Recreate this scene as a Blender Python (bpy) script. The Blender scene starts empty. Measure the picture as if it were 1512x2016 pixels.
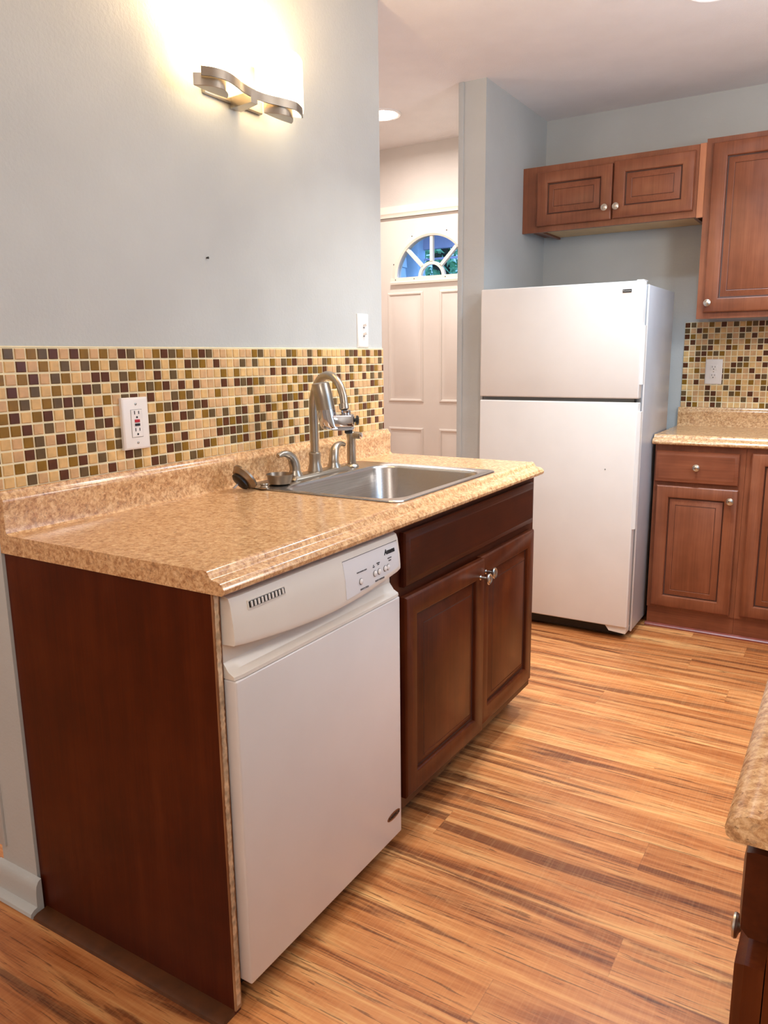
import bpy, bmesh, math, random
from mathutils import Vector, Matrix
random.seed(11)
PI = math.pi
scene = bpy.context.scene
C = scene.collection

# ---------------------------------------------------------------- camera
F_PX, CAMP = 1520.22, Vector((1.548, -0.9473, 1.2768))
YAW, PITCH, ROLL = 0.5489, -0.1978, -0.0119
def make_camera():
    cd = bpy.data.cameras.new('camera'); co = bpy.data.objects.new('camera', cd); C.objects.link(co)
    cd.sensor_fit = 'VERTICAL'; cd.sensor_height = 24.0; cd.lens = F_PX / 2016 * 24.0
    cd.clip_start = 0.02; cd.clip_end = 200
    f = Vector((-math.sin(YAW)*math.cos(PITCH), math.cos(YAW)*math.cos(PITCH), math.sin(PITCH)))
    r = Vector((math.cos(YAW), math.sin(YAW), 0)); u = r.cross(f)
    r2 = math.cos(ROLL)*r + math.sin(ROLL)*u; u2 = -math.sin(ROLL)*r + math.cos(ROLL)*u
    m = Matrix(((r2.x, u2.x, -f.x), (r2.y, u2.y, -f.y), (r2.z, u2.z, -f.z))).to_4x4()
    m.translation = CAMP; co.matrix_world = m
    scene.camera = co
make_camera()

# ---------------------------------------------------------------- world, lights, exposure
scene.view_settings.view_transform = 'Standard'
scene.view_settings.look = 'None'
scene.view_settings.gamma = 1.0
scene.view_settings.use_curve_mapping = False
scene.view_settings.exposure = 0.2
w = bpy.data.worlds.new('sky'); scene.world = w; w.use_nodes = True
w.node_tree.nodes['Background'].inputs[0].default_value = (0.22, 0.47, 1.0, 1)
w.node_tree.nodes['Background'].inputs[1].default_value = 1.8
def area(name, loc, size, power, color, target=None, size_y=None, spread=180):
    ld = bpy.data.lights.new(name, 'AREA'); ld.energy = power; ld.color = color
    ld.shape = 'DISK' if size_y is None else 'RECTANGLE'; ld.size = size
    if size_y: ld.size_y = size_y
    ld.spread = math.radians(spread)
    o = bpy.data.objects.new(name, ld); C.objects.link(o); o.location = loc
    if target is not None:
        o.rotation_euler = (Vector(target) - Vector(loc)).to_track_quat('-Z', 'Y').to_euler()
    return o
COOL, NEUT, WARM = (0.80, 0.90, 1.0), (1.0, 0.93, 0.86), (1.0, 0.66, 0.32)
CH = 2.494
# ceiling cans: the aisle pair and the foyer; rear and dining are added fill
area('aisle_lamp_light', (1.005, 2.14, CH-0.03), 0.12, 12, (0.66, 0.84, 1.0), spread=118)
area('near_lamp_light', (0.66, 1.45, CH-0.03), 0.07, 7.5, NEUT, spread=98)
area('rear_fill', (1.35, -0.9, CH-0.03), 0.5, 4, NEUT, spread=175)
area('dining_fill', (-1.3, -1.6, CH-0.03), 0.5, 3, (1.0, .9, .8), spread=175)
area('foyer_lamp_light', (-0.66, 2.71, CH-0.03), 0.13, 11, (1.0, 0.90, 0.84), spread=175)
def point(name, loc, power, color, r):
    ld = bpy.data.lights.new(name, 'POINT'); ld.energy = power; ld.color = color; ld.shadow_soft_size = r
    o = bpy.data.objects.new(name, ld); C.objects.link(o); o.location = loc
# added fill lights, all out of view: they brighten the ceiling and walls
point('room_fill', (1.45, -1.5, 1.80), 24, (1.0, .91, .84), .15)
point('kitchen_fill', (1.78, 1.55, 1.95), 24, (1.0, .96, .93), .12)  # added in the unseen right half of the kitchen, mainly for the ceiling
point('hall_fill', (-1.4, 1.4, 1.9), 21, (1.0, .93, .88), .12)  # added out of sight behind the left wall to lift the foyer
area('porch_fill', (-.7, 4.0, 2.27), .4, 24, (.32, .58, 1.0), spread=180)  # added bluish fill to brighten the porch seen through the fan light
point('room_fill', (-1.4, -2.2, 1.80), 22, (1.0, .90, .83), .15)  # second added fill in the room behind the camera
# daylight through the window in the right wall
area('window_daylight', (2.30, 1.35, 1.55), 0.9, 5, (0.55, 0.78, 1.0), target=(0.3, 2.0, 1.3), size_y=0.9, spread=160)

# ---------------------------------------------------------------- materials
def s2l(c): return tuple(((v/255)/12.92 if v/255 <= .04045 else ((v/255+.055)/1.055)**2.4) for v in c) + (1,)
class NT:
    def __init__(s, name):
        s.m = bpy.data.materials.new(name); s.m.use_nodes = True; s.t = s.m.node_tree
        s.b = s.t.nodes['Principled BSDF']; s.tc = None
    def n(s, typ, **kw):
        nd = s.t.nodes.new(typ)
        for k, v in kw.items(): setattr(nd, k, v)
        return nd
    def l(s, a, b): s.t.links.new(a, b)
    def obj(s):
        if not s.tc: s.tc = s.n('ShaderNodeTexCoord')
        return s.tc.outputs['Object']
    def mapping(s, scale, vec=None, loc=(0,0,0)):
        mp = s.n('ShaderNodeMapping'); mp.inputs['Scale'].default_value = scale; mp.inputs['Location'].default_value = loc
        s.l(vec or s.obj(), mp.inputs['Vector']); return mp.outputs[0]
    def noise(s, vec, scale, detail=4, rough=.55, dist=0):
        nn = s.n('ShaderNodeTexNoise'); nn.inputs['Scale'].default_value = scale; nn.inputs['Detail'].default_value = detail
        nn.inputs['Roughness'].default_value = rough; nn.inputs['Distortion'].default_value = dist
        s.l(vec, nn.inputs['Vector']); return nn.outputs['Fac']
    def ramp(s, fac, stops, interp='LINEAR'):
        r = s.n('ShaderNodeValToRGB'); e = r.color_ramp.elements; r.color_ramp.interpolation = interp
        while len(e) < len(stops): e.new(.5)
        for i, (p, c) in enumerate(stops): e[i].position = p; e[i].color = s2l(c)
        s.l(fac, r.inputs[0]); return r.outputs[0]
    def mix(s, fac, a, b, typ='MIX'):
        m = s.n('ShaderNodeMix', data_type='RGBA', blend_type=typ)
        for sock, v in ((m.inputs[0], fac), (m.inputs[6], a), (m.inputs[7], b)):
            if hasattr(v, 'links'): s.l(v, sock)
            else: sock.default_value = v
        return m.outputs[2]
    def math(s, op, a, b=None):
        m = s.n('ShaderNodeMath', operation=op)
        for sock, v in ((m.inputs[0], a), (m.inputs[1], b)):
            if v is None: continue
            if hasattr(v, 'links'): s.l(v, sock)
            else: sock.default_value = v
        return m.outputs[0]
    def bump(s, h, strength, dist=.01):
        b = s.n('ShaderNodeBump'); b.inputs['Strength'].default_value = strength; b.inputs['Distance'].default_value = dist
        s.l(h, b.inputs['Height']); s.l(b.outputs[0], s.b.inputs['Normal'])
    def set(s, rough=.5, metal=0, spec=.5, coat=0):
        s.b.inputs['Roughness'].default_value = rough; s.b.inputs['Metallic'].default_value = metal
        s.b.inputs['Specular IOR Level'].default_value = spec; s.b.inputs['Coat Weight'].default_value = coat
        s.b.inputs['Coat Roughness'].default_value = .15
    def color(s, c):
        if hasattr(c, 'links'): s.l(c, s.b.inputs['Base Color'])
        else: s.b.inputs['Base Color'].default_value = c
def plain(name, rgb, rough=.5, metal=0, spec=.5, var=.05, scale=6, bump=0, bscale=80, bdist=.002, coat=0):
    t = NT(name); t.set(rough, metal, spec, coat)
    n = t.noise(t.obj(), scale, 3)
    lo = tuple(max(0, v*(1-var)) for v in rgb); hi = tuple(min(255, v*(1+var)) for v in rgb)
    t.color(t.ramp(n, [(.3, lo), (.7, hi)]))
    if bump: t.bump(t.noise(t.obj(), bscale, 3), bump, bdist)
    return t.m
def wood(name, dark, mid, light, axis=2, rough=.38, freq=26, spec=.5):
    t = NT(name); t.set(rough, 0, spec)
    sc = [freq]*3; sc[axis] = 1.6
    v = t.mapping(tuple(sc))
    a = t.noise(v, 1.0, 5, .6, .6)
    sc2 = [180]*3; sc2[axis] = 6
    b = t.noise(t.mapping(tuple(sc2)), 1.0, 2, .5)
    big = t.noise(t.obj(), 5, 3, .6)
    f = t.math('ADD', t.math('MULTIPLY', a, .34), t.math('ADD', t.math('MULTIPLY', b, .2), t.math('MULTIPLY', big, .46)))
    t.color(t.ramp(f, [(.34, dark), (.5, mid), (.66, light)]))
    t.bump(b, .05, .001)
    return t.m
def metal(name, rgb, rough, axis=None, var=.06):
    t = NT(name); t.set(rough, 1.0)
    if axis is None: v = t.mapping((8,8,8))
    else:
        sc = [300]*3; sc[axis] = 4; v = t.mapping(tuple(sc))
    n = t.noise(v, 1, 3)
    lo = tuple(max(0, c*(1-var)) for c in rgb); hi = tuple(min(255, c*(1+var)) for c in rgb)
    t.color(t.ramp(n, [(.3, lo), (.7, hi)]))
    t.l(t.ramp(n, [(.3, (255*rough*.5,)*3), (.7, (255*min(1, rough*1.1),)*3)]), t.b.inputs['Roughness']) if False else None
    return t.m
def emit(name, rgb, strength, base=(255,250,240)):
    t = NT(name); t.color(s2l(base)); t.b.inputs['Emission Color'].default_value = s2l(rgb)
    t.b.inputs['Emission Strength'].default_value = strength; t.set(.4); return t.m
def wall_paint(name, rgb, var=.02):
    t = NT(name); t.set(.5, 0, .4)
    n = t.noise(t.obj(), 3, 3)
    t.color(t.ramp(n, [(.3, tuple(v*(1-var) for v in rgb)), (.7, tuple(min(255, v*(1+var)) for v in rgb))]))
    h = t.math('ADD', t.noise(t.obj(), 110, 4, .6), t.math('MULTIPLY', t.noise(t.obj(), 28, 2, .5), .6))
    t.bump(h, .22, .004)
    return t.m
def laminate(name):
    t = NT(name); t.set(.2, 0, .5)
    v = t.obj()
    a = t.noise(v, 105, 5, .8, .5)
    b = t.noise(t.mapping((1,1,1), loc=(3,7,1)), 42, 4, .65, .8)
    vo = t.n('ShaderNodeTexVoronoi'); vo.inputs['Scale'].default_value = 150; t.l(v, vo.inputs['Vector'])
    f = t.math('ADD', t.math('MULTIPLY', a, .7), t.math('MULTIPLY', b, .3))
    col = t.ramp(f, [(.36, (104, 66, 40)), (.44, (170, 118, 76)), (.51, (214, 166, 116)), (.60, (242, 208, 160))])
    speck = t.ramp(vo.outputs['Color'], [(.0, (176, 126, 84)), (.5, (222, 178, 130)), (1, (244, 216, 172))])
    c = t.mix(.35, col, speck)
    fl = t.ramp(t.noise(t.mapping((1,1,1), loc=(9,2,5)), 170, 3, .6), [(.30, (255,)*3), (.36, (0,)*3)])
    t.color(t.mix(t.math('MULTIPLY', fl, .6), c, s2l((92, 58, 38)))); return t.m
def floor_mat():
    t = NT('laminate_floor_planks'); t.set(.36, 0, .45)
    sep = t.n('ShaderNodeSeparateXYZ'); t.l(t.obj(), sep.inputs[0]); X, Y = sep.outputs[0], sep.outputs[1]
    PW, PL = .127, 1.25
    yy = t.math('DIVIDE', t.math('ADD', Y, .03), PW); row = t.math('FLOOR', yy); fy = t.math('FRACT', yy)
    wn = t.n('ShaderNodeTexWhiteNoise', noise_dimensions='1D'); t.l(row, wn.inputs['W'])
    xx = t.math('ADD', t.math('DIVIDE', X, PL), t.math('MULTIPLY', wn.outputs['Value'], 7.0)); pid = t.math('FLOOR', xx); fx = t.math('FRACT', xx)
    cmb = t.n('ShaderNodeCombineXYZ'); t.l(row, cmb.inputs[0]); t.l(pid, cmb.inputs[1])
    w2 = t.n('ShaderNodeTexWhiteNoise', noise_dimensions='2D'); t.l(cmb.outputs[0], w2.inputs['Vector']); rnd = w2.outputs['Value']
    off = t.n('ShaderNodeCombineXYZ'); t.l(t.math('MULTIPLY', rnd, 37.0), off.inputs[0]); t.l(t.math('MULTIPLY', rnd, 11.0), off.inputs[1]); t.l(t.math('MULTIPLY', rnd, 23.0), off.inputs[2])
    va = t.n('ShaderNodeVectorMath', operation='ADD'); t.l(t.obj(), va.inputs[0]); t.l(off.outputs[0], va.inputs[1]); P = va.outputs[0]
    g1 = t.noise(t.mapping((.8, 10, 1), P), 1.0, 6, .62, 2.0)      # broad figure
    g2 = t.noise(t.mapping((2.6, 60, 1), P), 1.0, 4, .6, 1.0)         # fine streaks
    g3 = t.noise(t.mapping((.6, 11, 1), P, (5,5,5)), 1.0, 7, .62, 1.6)
    g4 = t.noise(t.mapping((240, 8, 1), P), 1.0, 2, .5)              # faint cross chatter
    f = t.math('ADD', t.math('MULTIPLY', g1, .7), t.math('MULTIPLY', g2, .3))
    base = t.ramp(f, [(.30, (140, 76, 40)), (.43, (196, 124, 70)), (.53, (220, 152, 94)), (.66, (244, 194, 130))])
    streak = t.ramp(g3, [(.40, (255,)*3), (.435, (170,)*3), (.485, (0,)*3)])
    c = t.mix(t.math('MULTIPLY', streak, .78), base, s2l((112, 60, 34)))
    thin = t.ramp(t.noise(t.mapping((5, 120, 1), P, (2,9,4)), 1.0, 3, .6, 1.0), [(.37, (255,)*3), (.40, (0,)*3)])
    c = t.mix(t.math('MULTIPLY', thin, .6), c, s2l((84, 44, 26)))
    c = t.mix(t.math('MULTIPLY', t.math('SUBTRACT', g4, .45), .35), c, s2l((246, 205, 150)))
    tone = t.ramp(rnd, [(0, (222, 208, 196)), (.5, (244, 238, 232)), (1, (255, 250, 240))])
    c = t.mix(1.0, c, tone, 'MULTIPLY')
    e1 = t.math('LESS_THAN', fy, .010); e2 = t.math('LESS_THAN', fx, .0012)
    seam = t.math('MAXIMUM', e1, e2)
    c = t.mix(t.math('MULTIPLY', seam, .25), c, s2l((90, 52, 32)))
    t.color(c); t.bump(g2, .05, .001)
    return t.m
M = {}
M['wall'] = wall_paint('blue_grey_wall_paint', (191, 194, 192))
M['hall_wall'] = wall_paint('hall_wall_paint', (214, 206, 198))
M['ceiling'] = plain('textured_ceiling_paint', (242, 240, 240), .8, var=.01, bump=.28, bscale=170, bdist=.006)
M['trim'] = plain('painted_trim', (222, 219, 214), .4, var=.02)
M['door_paint'] = plain('cream_door_paint', (238, 228, 218), .4, var=.01)
M['casing'] = plain('casing_paint', (242, 234, 220), .4, var=.01)
M['floor'] = floor_mat()
M['cherry'] = wood('cherry_cabinet_wood', (112, 61, 38), (133, 76, 49), (153, 92, 62))
M['cherry_h'] = wood('cherry_cabinet_wood_across', (110, 58, 36), (132, 74, 48), (152, 90, 60), axis=0)
M['mahogany'] = wood('dark_cabinet_wood', (60, 21, 5), (84, 34, 10), (106, 49, 17), rough=.35, spec=.3)
M['mahogany_h'] = wood('dark_cabinet_wood_across', (50, 16, 4), (66, 24, 7), (82, 33, 11), axis=1, rough=.35, spec=.3)
M['panel'] = wood('dark_side_panel_wood', (60, 17, 2), (77, 25, 4), (92, 36, 9), rough=.33, spec=.22)
M['groove_shade'] = plain('painted_groove_shade', (62, 28, 16), .5)  # shade of the door grooves, put into the colour
M['toe'] = plain('dark_toe_board', (58, 30, 20), .5)
M['shoe'] = plain('dark_shoe_strip', (84, 46, 18), .4, var=.12, scale=30)
M['red_shoe'] = plain('reddish_shoe_molding', (130, 62, 50), .35, var=.1, scale=20)
M['maple'] = plain('pale_cabinet_underside', (226, 190, 138), .5, var=.05)
M['maple_edge'] = wood('pale_filler_edge', (170, 108, 76), (190, 124, 88), (205, 140, 100))
M['laminate'] = laminate('speckled_tan_laminate')
M['white'] = plain('white_appliance_enamel', (230, 225, 219), .32, var=.01, bump=.08, bscale=260, bdist=.001)
M['dw_white'] = plain('white_dishwasher_enamel', (228, 222, 218), .28, var=.01)
M['dw_plastic'] = plain('white_dishwasher_plastic', (232, 224, 212), .35, var=.01)
M['dw_overlay'] = plain('white_control_overlay', (232, 230, 230), .25, var=.01)
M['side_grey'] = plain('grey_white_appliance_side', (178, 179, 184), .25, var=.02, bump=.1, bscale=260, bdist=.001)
M['gasket'] = plain('grey_gasket', (120, 120, 118), .6)
M['black'] = plain('black_plastic', (18, 18, 20), .4)
M['dark'] = plain('dark_recess', (40, 34, 30), .7)
M['outlet'] = plain('white_outlet_plastic', (240, 236, 232), .35, var=.01)
M['red'] = plain('red_button', (190, 24, 40), .4)
M['steel'] = metal('brushed_stainless_steel', (190, 186, 182), .27, axis=1)
M['nickel'] = metal('brushed_nickel', (176, 166, 152), .30)
M['chrome'] = metal('polished_chrome', (205, 204, 208), .10)
M['knob'] = metal('satin_nickel_knob', (205, 200, 190), .28)
M['tarnish'] = metal('tarnished_steel', (150, 136, 120), .33, var=.2)
M['grout'] = plain('cream_grout', (250, 238, 200), .8, var=.03, scale=40)
M['ink'] = plain('grey_print', (96, 94, 96), .6)
M['logo_ink'] = plain('black_print', (20, 20, 22), .5)
M['badge_text'] = plain('silver_print', (190, 188, 182), .4)
M['badge'] = metal('bronze_badge', (140, 108, 88), .4)
M['chip'] = plain('chipped_paint_edge', (206, 180, 150), .7, var=.25, scale=45)
M['rawwood'] = wood('raw_plywood_edge', (90, 48, 24), (150, 100, 60), (200, 160, 116), freq=40, rough=.7)
M['shade'] = emit('frosted_glass_glow', (255, 226, 178), 4.5)
M['can_cool'] = emit('cool_lens', (235, 244, 255), 12.0)
M['can_warm'] = emit('warm_lens', (255, 244, 232), 12.0)
M['can_trim'] = plain('white_can_trim', (240, 238, 236), .4, var=.01)
def tile_glass(name, rgb):
    t = NT(name); t.set(.25, 0, .2)
    n = t.noise(t.obj(), 38, 2)
    t.color(t.ramp(n, [(.25, tuple(v*.93 for v in rgb)), (.75, tuple(min(255, v*1.07) for v in rgb))]))
    return t.m
TILE = {'Y': tile_glass('cream_glass_tile', (222, 184, 126)), 'T': tile_glass('tan_glass_tile', (212, 172, 126)),
        'O': tile_glass('olive_glass_tile', (140, 104, 38)), 'G': tile_glass('grey_brown_glass_tile', (104, 84, 56)),
        'K': tile_glass('dark_brown_glass_tile', (94, 56, 36))}
TKEY = 'YTOGK'
def glass_mat():
    t = NT('window_glass'); t.set(.0); t.b.inputs['Transmission Weight'].default_value = 1.0
    t.b.inputs['IOR'].default_value = 1.05; t.color((.9, .95, 1, 1)); return t.m
M['glass'] = glass_mat()
M['leaf'] = plain('tree_leaves', (150, 215, 140), .5, var=.35, scale=9)
M['bark'] = plain('tree_bark', (84, 66, 50), .8, var=.3, scale=20)
M['siding'] = plain('blue_grey_siding', (205, 214, 226), .6)
M['porch'] = plain('porch_boards', (190, 176, 196), .6)
M['ground'] = plain('grass_ground', (70, 100, 60), .9, var=.3)

# ---------------------------------------------------------------- mesh helpers
WL = {}      # object name -> world location of its origin (no rotation)
class MB:
    def __init__(s): s.bm = bmesh.new(); s.mi = 0
    def face(s, vs):
        try: f = s.bm.faces.new(vs); f.material_index = s.mi; return f
        except ValueError: return None
    def v(s, p): return s.bm.verts.new(p)
    def box(s, x0, x1, y0, y1, z0, z1, bev=0, seg=2):
        vs = [s.v((x, y, z)) for x in (x0, x1) for y in (y0, y1) for z in (z0, z1)]
        fs = [s.face([vs[i] for i in q]) for q in ((0,1,3,2),(4,6,7,5),(0,4,5,1),(2,3,7,6),(0,2,6,4),(1,5,7,3))]
        if bev:
            es = {e for f in fs for e in f.edges}
            r = bmesh.ops.bevel(s.bm, geom=list(es), offset=bev, segments=seg, profile=.5, affect='EDGES', clamp_overlap=True)
            for f in r['faces']: f.material_index = s.mi
        return s
    def loops(s, rings, cap0=True, cap1=True, close=True):
        vr = [[s.v(p) for p in r] for r in rings]
        for a, b in zip(vr, vr[1:]):
            n = len(a)
            for i in range(n if close else n-1):
                s.face([a[i], a[(i+1) % n], b[(i+1) % n], b[i]])
        if cap0: s.face(list(reversed(vr[0])))
        if cap1: s.face(vr[-1])
        return s
    def prism(s, poly, axis, a0, a1):
        """extrude a 2-D polygon along an axis; poly gives the other two coordinates in x,y,z order"""
        def P(q, a):
            if axis == 'x': return (a, q[0], q[1])
            if axis == 'y': return (q[0], a, q[1])
            return (q[0], q[1], a)
        return s.loops([[P(q, a0) for q in poly], [P(q, a1) for q in poly]])
    def lathe(s, prof, origin=(0,0,0), axis=(0,0,1), n=32, cap=True):
        ax = Vector(axis).normalized(); t = Vector((1,0,0)) if abs(ax.x) < .9 else Vector((0,1,0))
        u = ax.cross(t).normalized(); v = ax.cross(u); O = Vector(origin)
        rings = [[O + ax*h + (u*math.cos(2*PI*i/n) + v*math.sin(2*PI*i/n))*max(r, 1e-5) for i in range(n)] for r, h in prof]
        return s.loops(rings, cap, cap)
    def tube(s, pts, rad, n=16, cap=True):
        pts = [Vector(p) for p in pts]
        if not hasattr(rad, '__len__'): rad = [rad]*len(pts)
        t0 = (pts[1]-pts[0]).normalized(); up = Vector((0,0,1)) if abs(t0.z) < .9 else Vector((1,0,0))
        u = t0.cross(up).normalized(); rings = []
        for i, p in enumerate(pts):
            if i == 0: t = t0
            elif i == len(pts)-1: t = (pts[i]-pts[i-1]).normalized()
            else: t = (pts[i+1]-pts[i-1]).normalized()
            u = (u - t*u.dot(t)).normalized(); v = t.cross(u)
            rings.append([p + (u*math.cos(2*PI*k/n) + v*math.sin(2*PI*k/n))*rad[i] for k in range(n)])
        return s.loops(rings, cap, cap)
    def panel(s, M4, w, h, steps, groove_shade=()):
        """nested rectangles (inset, height) in a local frame: x across, y up, z out; glaze = step indices in the second material"""
        def ring(i, d): return [s.v(M4 @ Vector(p)) for p in ((i, i, d), (w-i, i, d), (w-i, h-i, d), (i, h-i, d))]
        rs = [ring(i, d) for i, d in steps]
        for k, (a, b) in enumerate(zip(rs, rs[1:])):
            s.mi, keep = (1 if k in groove_shade else s.mi), s.mi
            for i in range(4): s.face([a[i], a[(i+1) % 4], b[(i+1) % 4], b[i]])
            s.mi = keep
        s.face(list(reversed(rs[0]))); s.face(rs[-1])
        return s
    def build(s, name, mat, parent=None, smooth=35):
        bmesh.ops.recalc_face_normals(s.bm, faces=s.bm.faces)
        org = Vector((0,0,0))
        if parent is not None:
            org = WL.get(parent.name, Vector((0,0,0)))
        bmesh.ops.translate(s.bm, verts=s.bm.verts, vec=-org)
        me = bpy.data.meshes.new(name); s.bm.to_mesh(me); s.bm.free()
        for m in (mat if isinstance(mat, (list, tuple)) else [mat]): me.materials.append(m)
        if smooth and len(me.polygons):
            me.polygons.foreach_set('use_smooth', [True]*len(me.polygons))
            me.set_sharp_from_angle(angle=math.radians(smooth))
        o = bpy.data.objects.new(name, me); C.objects.link(o)
        if parent is not None: o.parent = parent; WL[o.name] = org.copy()
        else: WL[o.name] = Vector((0,0,0))
        return o
def box(name, mat, *a, parent=None, bev=0, seg=2): return MB().box(*a, bev=bev, seg=seg).build(name, mat, parent)
def thing(name, label, cat, loc=(0,0,0), group=None):
    o = bpy.data.objects.new(name, None); C.objects.link(o); o.location = loc; o.empty_display_size = .05
    WL[o.name] = Vector(loc); return tag(o, label, cat, group)
def tag(o, label, cat, group=None, kind=None):
    o['label'] = label; o['category'] = cat
    if group: o['group'] = group
    if kind: o['kind'] = kind
    return o
def struct(o): o['kind'] = 'structure'; return o
def lab(o, label): o['label'] = label; return o
def frame(ax, ay, az, org):
    m = Matrix((ax, ay, az)).transposed().to_4x4(); m.translation = Vector(org); return m
def text(name, body, size, M4, mat, parent, shear=0, depth=.0004, bold=0, align='CENTER', spacing=1.0):
    cu = bpy.data.curves.new(name, 'FONT'); cu.body = body; cu.size = size; cu.align_x = align; cu.align_y = 'CENTER'
    cu.shear = shear; cu.extrude = depth; cu.offset = bold; cu.space_character = spacing; cu.resolution_u = 3
    tmp = bpy.data.objects.new('tmp', cu); C.objects.link(tmp)
    dg = bpy.context.evaluated_depsgraph_get(); dg.update()
    me = bpy.data.meshes.new_from_object(tmp.evaluated_get(dg))
    bpy.data.objects.remove(tmp); bpy.data.curves.remove(cu)
    org = WL[parent.name]
    M5 = Matrix.Translation(-org) @ M4
    me.transform(M5); me.materials.clear(); me.materials.append(mat)
    o = bpy.data.objects.new(name, me); C.objects.link(o); o.parent = parent; WL[o.name] = org.copy()
    return o
X_, Y_, Z_ = Vector((1,0,0)), Vector((0,1,0)), Vector((0,0,1))
FX = lambda org: frame(Y_, Z_, X_, org)        # panel facing +x: across = +y
FYm = lambda org: frame(X_, Z_, -Y_, org)      # panel facing -y: across = +x
FXm = lambda org: frame(-Y_, Z_, -X_, org)     # panel facing -x

# ---------------------------------------------------------------- room shell
YB = 3.292; WT = .131; WY = 1.583; FY0 = 2.5035; XR = 2.13; YR = -3.4; XL = -3.2
struct(box('floor', M['floor'], XL, XR+.1, YR-.1, YB+.12, -.08, 0))
struct(box('ceiling', M['ceiling'], XL, XR+.1, YR-.1, YB+.12, CH, CH+.08))
struct(box('wall_left', M['wall'], -WT, 0, 0, WY, 0, CH))
struct(box('wall_alcove', M['wall'], -WT, 0, FY0, YB, 0, CH))
struct(box('wall_back', M['wall'], 0, XR+.1, YB, YB+.12, 0, CH))
DX0, DX1, DH = -1.155, -.245, 2.105
mb = MB(); mb.box(XL, DX0, YB, YB+.12, 0, CH); mb.box(DX1, 0, YB, YB+.12, 0, CH); mb.box(DX0, DX1, YB, YB+.12, DH, CH)
struct(mb.build('wall_foyer', M['hall_wall']))
struct(box('wall_rear', M['wall'], XL, XR+.1, YR-.12, YR, 0, CH))
struct(box('wall_far', M['hall_wall'], XL-.12, XL, YR-.1, YB+.12, 0, CH))
WY0, WY1, WZ0, WZ1 = .85, 1.85, 1.05, 2.05
mb = MB()
mb.box(XR, XR+.12, YR, WY0, 0, CH); mb.box(XR, XR+.12, WY1, YB, 0, CH)
mb.box(XR, XR+.12, WY0, WY1, 0, WZ0); mb.box(XR, XR+.12, WY0, WY1, WZ1, CH)
struct(mb.build('wall_right', M['wall']))
# window in the right wall (gives the daylight on the fridge side)
mb = MB()
for a in ((WY0, WY0+.05, WZ0, WZ1), (WY1-.05, WY1, WZ0, WZ1), (WY0+.05, WY1-.05, WZ0, WZ0+.05), (WY0+.05, WY1-.05, WZ1-.05, WZ1), (WY0+.05, WY1-.05, 1.53, 1.57)):
    mb.box(XR+.03, XR+.08, *a)
wn = struct(mb.build('window_1', M['trim']))
# corner trim strips on the wall ends, hall side
struct(box('trim_1', M['wall'], -WT-.004, -WT+.022, -.005, .03, .13, CH, bev=.002))
struct(box('trim_2', M['wall'], -WT-.004, -WT+.022, FY0-.005, FY0+.03, .1, CH, bev=.002))
# baseboard wrapping the near end of the left wall
prof = [(0, 0), (-.032, 0), (-.036, .006), (-.034, .014), (-.026, .020), (-.017, .022), (-.016, .060), (-.014, .074), (-.008, .084), (0, .088)]
mb = MB(); mb.prism(prof, 'x', -WT-.012, .014)
struct(mb.build('baseboard_left', M['wall']))
mb = MB(); mb.prism([(-WT+0.0-q0*-1 if False else -WT+q0, z) for q0, z in prof], 'y', .0, WY)
struct(mb.build('baseboard_hall', M['wall']))
struct(box('baseboard_alcove', M['wall'], -WT-.012, -.001, FY0-.014, FY0, 0, .088, bev=.004))
struct(box('baseboard_foyer', M['trim'], XL, DX0-.07, YB-.014, YB, 0, .088, bev=.004))

# ---------------------------------------------------------------- front door
DC, DZ = -.700, 1.747; RG = .237
mb = MB(); y0, y1 = YB+.012, YB+.056
mb.box(DX0+.004, DX1-.004, y0, y1, .01, DZ)
n = 40
def outer(a):
    c, s = math.cos(a), math.sin(a); hw = DX1-.004-DC if c > 0 else DC-DX0-.004; hh = DH-.004-DZ
    k = min(hw/abs(c) if abs(c) > 1e-6 else 9, hh/s if s > 1e-6 else 9); return (DC+c*k, DZ+s*k)
angs = sorted(set([PI*i/n for i in range(n+1)] + [math.atan2(DH-.004-DZ, DX1-.004-DC), math.atan2(DH-.004-DZ, DX0+.004-DC)]))
ring = []
for a in angs:
    i = (DC+RG*math.cos(a), DZ+RG*math.sin(a)); o = outer(a)
    ring.append([(i[0], y0, i[1]), (o[0], y0, o[1]), (o[0], y1, o[1]), (i[0], y1, i[1])])
mb.loops(ring)
MD = FYm((0,0,0))
def emboss(x0, x1, z0, z1):
    mb.panel(FYm((x0, y0, z0)), x1-x0, z1-z0, [(0, -.001), (0, .002), (.006, .008), (.013, .008), (.019, .0008), (.030, .0008), (.058, .009)])
for x0, x1 in ((-1.005, -.755), (-.645, -.395)):
    emboss(x0, x1, 1.0, 1.665); emboss(x0, x1, .19, .84)
door = struct(mb.build('door_1', M['door_paint'], smooth=25))
mb = MB(); ro = .272                                      # arched moulding round the fan light
mb.loops([[(DC+r*math.cos(a), y0-d, DZ+r*math.sin(a)) for r, d in ((RG-.004, .0), (RG-.004, .010), (RG+.008, .016), (ro-.008, .012), (ro, .0))] for a in [PI*i/48 for i in range(49)]])
mb.prism([(y0, DZ-.036), (y0-.020, DZ-.036), (y0-.022, DZ-.024), (y0-.016, DZ-.018), (y0-.014, DZ+.004), (y0, DZ+.004)], 'x', DC-ro-.004, DC+ro+.004)
fl = lab(mb.build('fanlight_frame', M['casing'], door), 'white half-round frame of the door window')
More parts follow.
